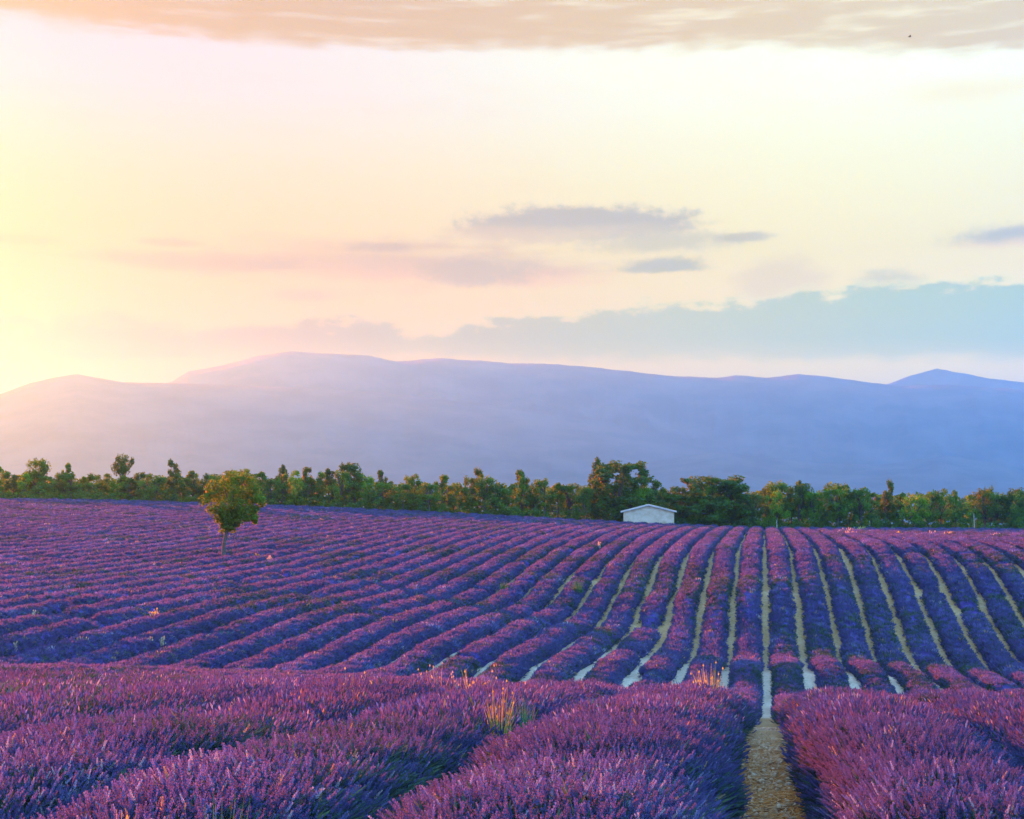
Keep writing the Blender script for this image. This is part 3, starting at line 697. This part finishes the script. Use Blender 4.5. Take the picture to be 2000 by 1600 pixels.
special = [ # px, top, width, kind, tone, D, label
 (75,893,62,'round','olive green',186,'round tree standing above the wood near its left end, second bump of the skyline'),
 (131,903,40,'tall','olive green',186,'narrow tree rising above the wood between two taller round trees on the left'),
 (243,889,58,'stem','dark green',184,'tall thin stemmed tree with a tufted top, tallest left of the lone tree'),
 (338,898,56,'tall','dark green',185,'pointed dark tree in the wood just left of the lone tree'),
 (478,910,80,'round','mid green',186,'broad green tree partly hidden behind the crown of the lone tree'),
 (552,908,50,'tall','dark green',186,'dark ragged tree in the wood first to the right of the lone tree'),
 (600,911,52,'tall','brownish green',185,'brownish pointed tree between two dark trees right of the lone tree'),
 (678,901,76,'round','dark green',184,'large dark round tree midway between lone tree and centre of the wood'),
 (745,917,46,'tall','dark green',185,'slim dark tree beside the large dark round tree'),
 (808,920,56,'round','olive green',185,'olive tree with a flat top near the middle of the wood'),
 (932,915,62,'tall','brownish green',184,'brown green tree with a raised tip near the middle of the wood'),
 (1018,916,62,'tall','mid green',184,'green pointed tree with a small peak, well left of the white hut'),
 (1166,894,64,'tall','dark green',188,'spiky dark tree poking out at the left of the big tree behind the hut'),
 (1206,896,150,'broad','dark green',183.5,'tallest big round dark tree just left of the hut'),
 (1382,924,178,'broad','dark green',183,'wide dense dark tree to the right of the white hut'),
 (1515,938,86,'round','olive green',185,'olive tree with yellow side, next to the wide dense tree'),
 (1560,940,70,'round','brownish green',184,'brownish round tree in the wood above the centre path'),
 (1635,940,80,'round','mid green',184,'mid green round tree right of the centre path'),
 (1736,938,46,'tall','dark green',186,'small dark rounded tree top standing clear of the right part of the wood'),
 (1932,952,30,'stem','dark green',186,'thin twiggy tree tip above the low wood at far right'),
 (1985,945,70,'round','dark green',184,'dark tree at the right end of the wood')]
for px, ty, wd, kd, tn, D, lb in special: place_tree(px, ty, wd, kd, tn, D, lb)
low = ([-60,0,100,200,300,400,560,640,720,800,900,1000,1100,1180,1290,1480,1600,1700,1800,1900,2000,2060], [920,922,925,928,930,928,927,930,935,936,938,940,944,950,952,950,954,960,958,960,960,960])
xs = []; px = -50.0
while px < 2060: xs.append(px); px += random.uniform(19, 30)
nl = sum(1 for p in xs if p < 430); nh = sum(1 for p in xs if 430 <= p < 1268)
tone_seq = ['mid green', 'olive green', 'yellow green', 'mid green', 'brownish green', 'olive green', 'mid green', 'dark green']
for i, px in enumerate(xs):
    ty = float(np.interp(px, *low)) + random.uniform(-16, 5)
    kd = random.choice(['round', 'round', 'bush', 'tall']); tn = random.choice(tone_seq)
    D = random.uniform(180, 187)
    if px < 430: lb = f'low {tn} tree at the wood edge, {ordinal(nl - i)} left of the lone tree'
    elif px < 1268: lb = f'low {tn} tree at the wood edge, {ordinal(nl + nh - i)} left of the hut'
    else: lb = f'low {tn} tree at the wood edge, {ordinal(i - nl - nh + 1)} right of the hut'
    place_tree(px, ty, random.uniform(50, 76), kd, tn, D, lb)
# the wood behind reads as one mass; low scrub closes its foot
r_ = np.random.default_rng(5); cl = []
for px in np.arange(-330, 2330, 9.0):
    for q in range(2):
        D = r_.uniform(190, 222); ty = float(np.interp(px, *low)) + 6 + r_.uniform(-5, 14)
        p = at_depth(px + r_.uniform(-12, 12), ty, D); zt_ = p[2] + CAM_H; z0 = ground_at(p[0], D)
        for f in (.95, .75, .5, .25, .06): cl.append((p[0] + r_.normal(0, .5), D + r_.normal(0, .5), z0 + (zt_ - z0 - .6) * f, r_.uniform(.6, 1.1)))
Vw, Fw = leaves(cl, 30, .46, r_)
wd_ = link('woodland', mesh_np('woodland', Vw, Fw, M['tree'])); wd_.color = (.8, .85, .75, 1)
tag(wd_, 'mass of low green wood behind the front trees', None, None, 'stuff')
cl = []
for px in np.arange(-330, 2330, 6.0):
    D = r_.uniform(178.5, 182); p = at_depth(px, 1000, D); z0 = ground_at(p[0], D)
    cl.append((p[0], D, z0 + r_.uniform(.1, 1.3), r_.uniform(.4, .9)))
Vw, Fw = leaves(cl, 40, .26, r_)
ug = link('undergrowth', mesh_np('undergrowth', Vw, Fw, M['tree'])); ug.color = (.7, .72, .6, 1)
tag(ug, 'dark low scrub along the foot of the wood', None, None, 'stuff')

# the lone tree in the field
def hit(px, py, up=0.0, d0=24.0, d1=190.0):
    """first point of the field (raised by up) seen through a pixel of the photograph beyond the near crest"""
    r = ray(px, py)
    for D in np.arange(d0, d1, 0.1):
        tt = D / r[1]
        if ground_at(r[0] * tt, D) + up - CAM_H >= r[2] * tt: return r[0] * tt, D
    return r[0] * d1, d1
lx, lD = hit(436, 1085, 0.55, 50)
lz = ground_at(lx, lD); sc = lD / F
lone = empty('lone_tree', (lx, lD, lz), 'lone small tree with a thin leaning trunk standing in the lavender field', 'tree')
def lp(px, py, dy=0.0): return ((px - 436) * sc, dy, (1085 - py) * sc + 0.5)
crown_px = [(424,952,22),(438,938,22),(458,934,22),(478,940,22),(494,955,20),(410,972,16),(430,970,24),(455,962,26),(478,968,24),(502,972,13),(420,992,18),(440,994,22),(462,990,22),(484,990,17),(498,988,12),(428,1012,15),(444,1014,16),(458,1010,15),(486,1008,12),(438,1028,11),(452,1026,11),(492,1016,8),(470,1002,16),(474,986,18),(466,1014,13),(445,1000,18)]
cl = []
for px, py, r in crown_px:
    x, y, z = lp(px, py)
    for q in range(3): cl.append((x + random.uniform(-.35, .35), random.uniform(-1.0, 1.0) * min(1.0, (1040 - py) / 55), z + random.uniform(-.25, .25), r * sc * random.uniform(.65, 1.0)))
Vc, Fc = leaves(cl, 110, .14, np.random.default_rng(3))
o = link('crown', mesh_np('lone_crown', Vc, Fc, M['lone']), lone); o.color = (1, 1, 1, 1)
parts = [tube([(0, 0, -.2), lp(437, 1062), lp(441, 1040), lp(446, 1015), lp(452, 985), lp(456, 950)], [.17, .13, .115, .10, .07, .02], 8)]
for a, b, c_ in (((444,1025),(432,1000),(418,970)), ((446,1015),(466,990),(482,962)), ((445,1020),(470,1008),(490,1006)), ((450,990),(440,965),(436,940)), ((452,985),(468,960),(470,936)), ((444,1028),(436,1020),(428,1012))):
    dy = random.uniform(-.5, .5); parts.append(tube([lp(*a), lp(*b, dy * .5), lp(*c_, dy)], [.055, .035, .012], 6))
Vt, Ft = merge(parts); link('trunk', mesh_np('lone_trunk', Vt, Ft, M['bark'], True), lone)

# ------------------------------------------------------------------ the hut
hD = 177.5; hp = at_depth(1267, 1010, hD); hx = hp[0]; hzg = ground_at(hx, hD); s_ = hD / F
hut = empty('hut', (hx, hD, hzg), 'small white hut with a low pitched roof at the far edge of the field', 'hut'); hut.rotation_euler = (0, 0, math.radians(-7))
eave = at_depth(1267, 999, hD)[2] + CAM_H - hzg; apex = at_depth(1267, 985, hD)[2] + CAM_H - hzg; w2 = 49 * s_; L_ = 5.5
prof = [(-w2, -.3), (w2, -.3), (w2, eave), (0, apex - .12), (-w2, eave)]
V = [(x, 0, z) for x, z in prof] + [(x, L_, z) for x, z in prof]
Fc = [(0, 1, 2, 3, 4), (9, 8, 7, 6, 5)] + [(i, i + 5, (i + 1) % 5 + 5, (i + 1) % 5) for i in range(5)]
me = bpy.data.meshes.new('hut_wall'); me.from_pydata(V, [], Fc); me.materials.append(M['render']); me.update(); link('wall', me, hut)
def slab(name, x0, z0, x1, z1, thick, m_, y0=-.35, y1=L_ + .3):
    V = [(x0, y, z) for y in (y0, y1) for z in (z0, z0 + thick)] + [(x1, y, z) for y in (y0, y1) for z in (z1, z1 + thick)]
    Fc = [(0, 1, 3, 2), (4, 6, 7, 5), (0, 4, 5, 1), (2, 3, 7, 6), (1, 5, 7, 3), (0, 2, 6, 4)]
    me = bpy.data.meshes.new(name); me.from_pydata(V, [], Fc); me.materials.append(m_); me.update(); return me
sl = (apex - eave) / w2
rf = link('roof', slab('roof_left', -w2 - .35, eave - .35 * sl + .02, -.003, apex - .1, .14, M['rooftin']), hut)
rf = link('roof', slab('roof_right', .003, apex - .1, w2 + .35, eave - .35 * sl + .02, .14, M['rooftin']), hut)
link('roof_edge', slab('verge_left', -w2 - .36, eave - .35 * sl - .06, -.003, apex - .18, .075, M['soffit'], -.33, -.25), hut)
link('roof_edge', slab('verge_right', .003, apex - .18, w2 + .36, eave - .35 * sl - .06, .075, M['soffit'], -.33, -.25), hut)

# ------------------------------------------------------------------ weeds and dry grass tufts
def blades(n, h, spread, wid, seed, heads=0.0):
    R_ = random.Random(seed); V = []; Fc = []
    for q in range(n):
        a = R_.random() * 6.283; r0 = spread * .35 * R_.random(); L = h * R_.uniform(.55, 1.1); t_ = R_.uniform(.05, .8); ca, sa = math.cos(a), math.sin(a)
        tw = R_.random() * 3.14; wx, wy = math.cos(tw) * wid, math.sin(tw) * wid
        b = len(V)
        for f in (0, .4, .75, 1.0):
            x = r0 + spread * f * f * math.sin(t_); z = L * f * (1 - .25 * f * math.sin(t_)); k = (1, .9, .6, .15)[int(round(f * 3.2)) if f < 1 else 3]
            V += [(ca * x - wx * k, sa * x - wy * k, z), (ca * x + wx * k, sa * x + wy * k, z)]
        for s in range(3): Fc.append((b + 2*s, b + 2*s + 1, b + 2*s + 3, b + 2*s + 2))
        if R_.random() < heads:
            b = len(V); x = r0 + spread * math.sin(t_); z = L * (1 - .25 * math.sin(t_)); k = wid * 2.6
            V += [(ca*x, sa*x, z - k), (ca*x + k*.7, sa*x, z), (ca*x, sa*x, z + k*1.8), (ca*x - k*.7, sa*x, z)]; Fc.append((b, b+1, b+2, b+3))
    return np.array(V), np.array(Fc)
def weed(name, px, py, D, h_px, w_px, m_, label, cat, n=60, heads=.3, group=None, wid=None, at=None):
    """a tuft whose foot is on the field where the photograph shows it"""
    if D is None: x, D = hit(px, py, 0.45)
    else: x = at_depth(px, py, D)[0]
    h = h_px / F * D + 0.45; sp_ = w_px / F * D * .6
    V, Fc = blades(n, h, sp_, wid or max(.006, .6 / F * D), abs(hash((int(px), int(py)))) % 9999, heads)
    o = link(name, mesh_np(name, V, Fc, M[m_]), None, (x, D, ground_at(x, D) ))
    tag(o, label, cat, group); return o
weed('dry_grass_tuft', 1384, 1312, 18.5, 70, 70, 'orange', 'bright orange dry grass tuft glowing on the crest left of the centre path', 'grass tuft', 110, .25)
weed('dry_grass_tuft', 302, 1203, None, 12, 24, 'orange', 'orange tuft of dry grass alone among the rows below the lone tree', 'grass tuft', 50, .5)
weed('dry_grass_tuft', 294, 1254, None, 8, 11, 'palestraw', 'left one of two small pale tufts side by side on a row at the left', 'grass tuft', 30, .8)
weed('dry_grass_tuft', 317, 1252, None, 9, 11, 'palestraw', 'right one of two small pale tufts side by side on a row at the left', 'grass tuft', 30, .8)
weed('dry_grass_tuft', 527, 1095, None, 9, 10, 'palestraw', 'pale yellow tuft just right of the lone tree', 'grass tuft', 26, .8)
weed('dry_grass_tuft', 500, 1088, None, 5, 16, 'yellow', 'low yellowish grass at the foot of the lone tree', 'grass tuft', 40, .2)
weed('dry_grass_tuft', 1170, 1068, None, 8, 6, 'palestraw', 'small pale tuft standing on a row left of the white hut', 'grass tuft', 20, .8)
weed('dry_grass_tuft', 170, 1254, None, 6, 9, 'palestraw', 'small whitish tuft low on the rows at the left edge', 'grass tuft', 24, .8)
weed('dry_grass_tuft', 66, 1197, None, 5, 9, 'palestraw', 'tiny pale tuft on the leftmost rows', 'grass tuft', 20, .8)
weed('dry_grass_tuft', 30, 1262, None, 7, 8, 'palestraw', 'pale twig tuft at the extreme lower left of the hillside rows', 'grass tuft', 20, .8)
weed('dry_grass_tuft', 1300, 1026, None, 5, 34, 'palestraw', 'pinkish pale grass strip in front of the white hut', 'grass tuft', 40, .6)
for q, (px, py) in enumerate(((1655,1036),(1682,1034),(1662,1042),(1760,1042),(1820,1043),(1855,1044),(1945,1046))):
    weed('dry_grass_tuft', px, py + 2, None, 6, 24, 'orange' if q % 2 else 'palestraw', f'small sunlit dry tuft before the wood, {ordinal(q + 1)} right of the centre path top', 'grass tuft', 34, .6, 'sunlit dry tufts on the top of the field')
weed('green_weed', 1128, 1158, None, 26, 36, 'green', 'bright green weed bush growing over the rows left of the centre path', 'weed', 120, 0, None)
weed('green_weed', 984, 1152, None, 18, 26, 'green', 'smaller green weed bush between rows, left of the bright one', 'weed', 90, 0, None)
for q, (px, D, hp_, wp_, m_, lb) in enumerate((
 (975,11.0,95,85,'yellow','yellow flowering weed in the furrow of the nearest rows, left of centre'),
 (1018,11.6,80,80,'green','green weed just behind the yellow weed in the furrow'),
 (545,5.3,120,120,'green','green grassy weed in the furrow at the bottom left'),
 (238,5.9,90,60,'orange','orange dry weed sticking up among the blossoms at the bottom left'),
 (441,5.25,150,130,'green','tall green weed clump growing out of the blossoms at the bottom left'))):
    p = at_depth(px, 1400, D); h = 0.55 + hp_ / F * D * .3
    V, Fc = blades((60 if m_ == 'yellow' else 90) if m_ != 'orange' else 18, h, wp_ / F * D * .6, .004, 300 + q, .35 if m_ != 'green' else 0)
    if m_ == 'green': cat = 'weed'
    else: cat = 'weed'
    tag(link('weed' if m_ != 'orange' else 'dry_weed', mesh_np('weed', V, Fc, M[m_]), None, (p[0], D, ground_at(p[0], D) + (.22 if m_ != 'green' else .30 if q == 4 else .12))), lb, cat)
for q, (px, D, lb) in enumerate(((690,15.2,'orange dry grass in the blossoms near the left middle of the near crest'),(855,17.0,'straw coloured grass with pale seed heads on the near crest'),(905,16.6,'tall pale seed heads beside the straw grass on the near crest'),(930,15.0,'reddish dry grass in front of the pale seed heads'))):
    p = at_depth(px, 1320, D)
    V, Fc = blades(30, 0.86 + .05 * (q % 2), .28, .005, 400 + q, .5)
    tag(link('dry_grass_tuft', mesh_np('dry_grass_tuft', V, Fc, M[('orange','straw','palestraw','orange')[q]]), None, (p[0], D, ground_at(p[0], D))), lb, 'grass tuft')

# stones and straw litter on the centre path
r_ = np.random.default_rng(9); n = 2600
v = r_.uniform(7.5, 30, n); u = r_.normal(0, .17, n); X, Y = xy(u, v); Z = ground_uv(u, v)
base = np.array([(1,0,0),(0,1,0),(-1,0,0),(0,-1,0),(0,0,1),(0,0,-1)], float)
fo = np.array([(0,1,4),(1,2,4),(2,3,4),(3,0,4),(1,0,5),(2,1,5),(3,2,5),(0,3,5)])
s = r_.uniform(.006, .022, (n, 1, 1)) * np.where(r_.random((n, 1, 1)) < .06, 1.9, 1.0); V = base[None] * s * r_.uniform(.6, 1.4, (n, 6, 3)) * np.array([1.2, 1, .65])
V = V + np.stack([X, Y, Z + .012], 1)[:, None]
Fa = (fo[None] + 6 * np.arange(n)[:, None, None]).reshape(-1, 3)
tag(link('stones', mesh_np('stones', V.reshape(-1, 3), Fa, M['stone'])), 'pale pebbles scattered along the centre path', None, None, 'stuff')
n = 2600; v = r_.uniform(7.5, 24, n); u = r_.normal(0, .2, n); X, Y = xy(u, v); Z = ground_uv(u, v) + r_.uniform(.006, .03, n)
a = r_.normal(0, .7, n); L = r_.uniform(.03, .12, n); dx, dy = np.cos(a) * L, np.sin(a) * L; wx, wy = -np.sin(a) * .0035, np.cos(a) * .0035; dz = r_.normal(0, .012, n)
V = np.stack([np.stack([X - dx - wx, Y - dy - wy, Z - dz], 1), np.stack([X - dx + wx, Y - dy + wy, Z - dz], 1), np.stack([X + dx + wx, Y + dy + wy, Z + dz + .004], 1), np.stack([X + dx - wx, Y + dy - wy, Z + dz + .004], 1)], 1)
tag(link('straw_litter', mesh_np('straw_litter', V.reshape(-1, 3), np.arange(n * 4).reshape(n, 4), M['straw'])), 'dry straw and leaf litter lying on the centre path', None, None, 'stuff')

# two thin posts in front of the wood, a bird in the sky
for px, y0, y1, lb in ((1902,1003,1030,'thin pale post in front of the wood at far right'),(1517,1016,1030,'thin short post at the wood edge above the centre path')):
    p = at_depth(px, y0, 177.0); zg = ground_at(p[0], 177.0); h = p[2] + CAM_H - zg
    Vp, Fp = tube([(0, 0, -.2), (.01, 0, h * .5), (0, 0, h)], [.055, .05, .045], 7)
    tag(link('wooden_post', mesh_np('wooden_post', np.array(Vp), np.array(Fp), M['wood']), None, (p[0], 177.0, zg)), lb, 'post')
bp = at_depth(1777, 72, 210.0)
bird = empty('bird', (bp[0], 210.0, bp[2] + CAM_H), 'tiny dark bird high in the sky at the upper right', 'bird')
Vb, Fb = tube([(-.30, 0, .02), (-.18, 0, .02), (0, 0, 0), (.14, 0, .02), (.22, 0, .05), (.28, 0, .04)], [.02, .05, .08, .06, .045, .008], 8)
link('body', mesh_np('bird_body', np.array(Vb), np.array(Fb), M['bird'], True), bird)
for s in (-1, 1):
    V = [(.08, .05 * s, .03), (-.10, .05 * s, .03), (.10, .28 * s, .14), (-.10, .26 * s, .13), (.0, .55 * s, .10), (-.06, .54 * s, .10)]
    V += [(x, y, z + .02) for x, y, z in V]
    Fc = [(0,2,3,1),(2,4,5,3),(6,7,9,8),(8,9,11,10),(0,6,8,2),(2,8,10,4),(1,3,9,7),(3,5,11,9),(4,10,11,5)]
    me = bpy.data.meshes.new('bird_wing'); me.from_pydata(V, [], Fc); me.materials.append(M['bird']); me.update(); link('wing', me, bird)
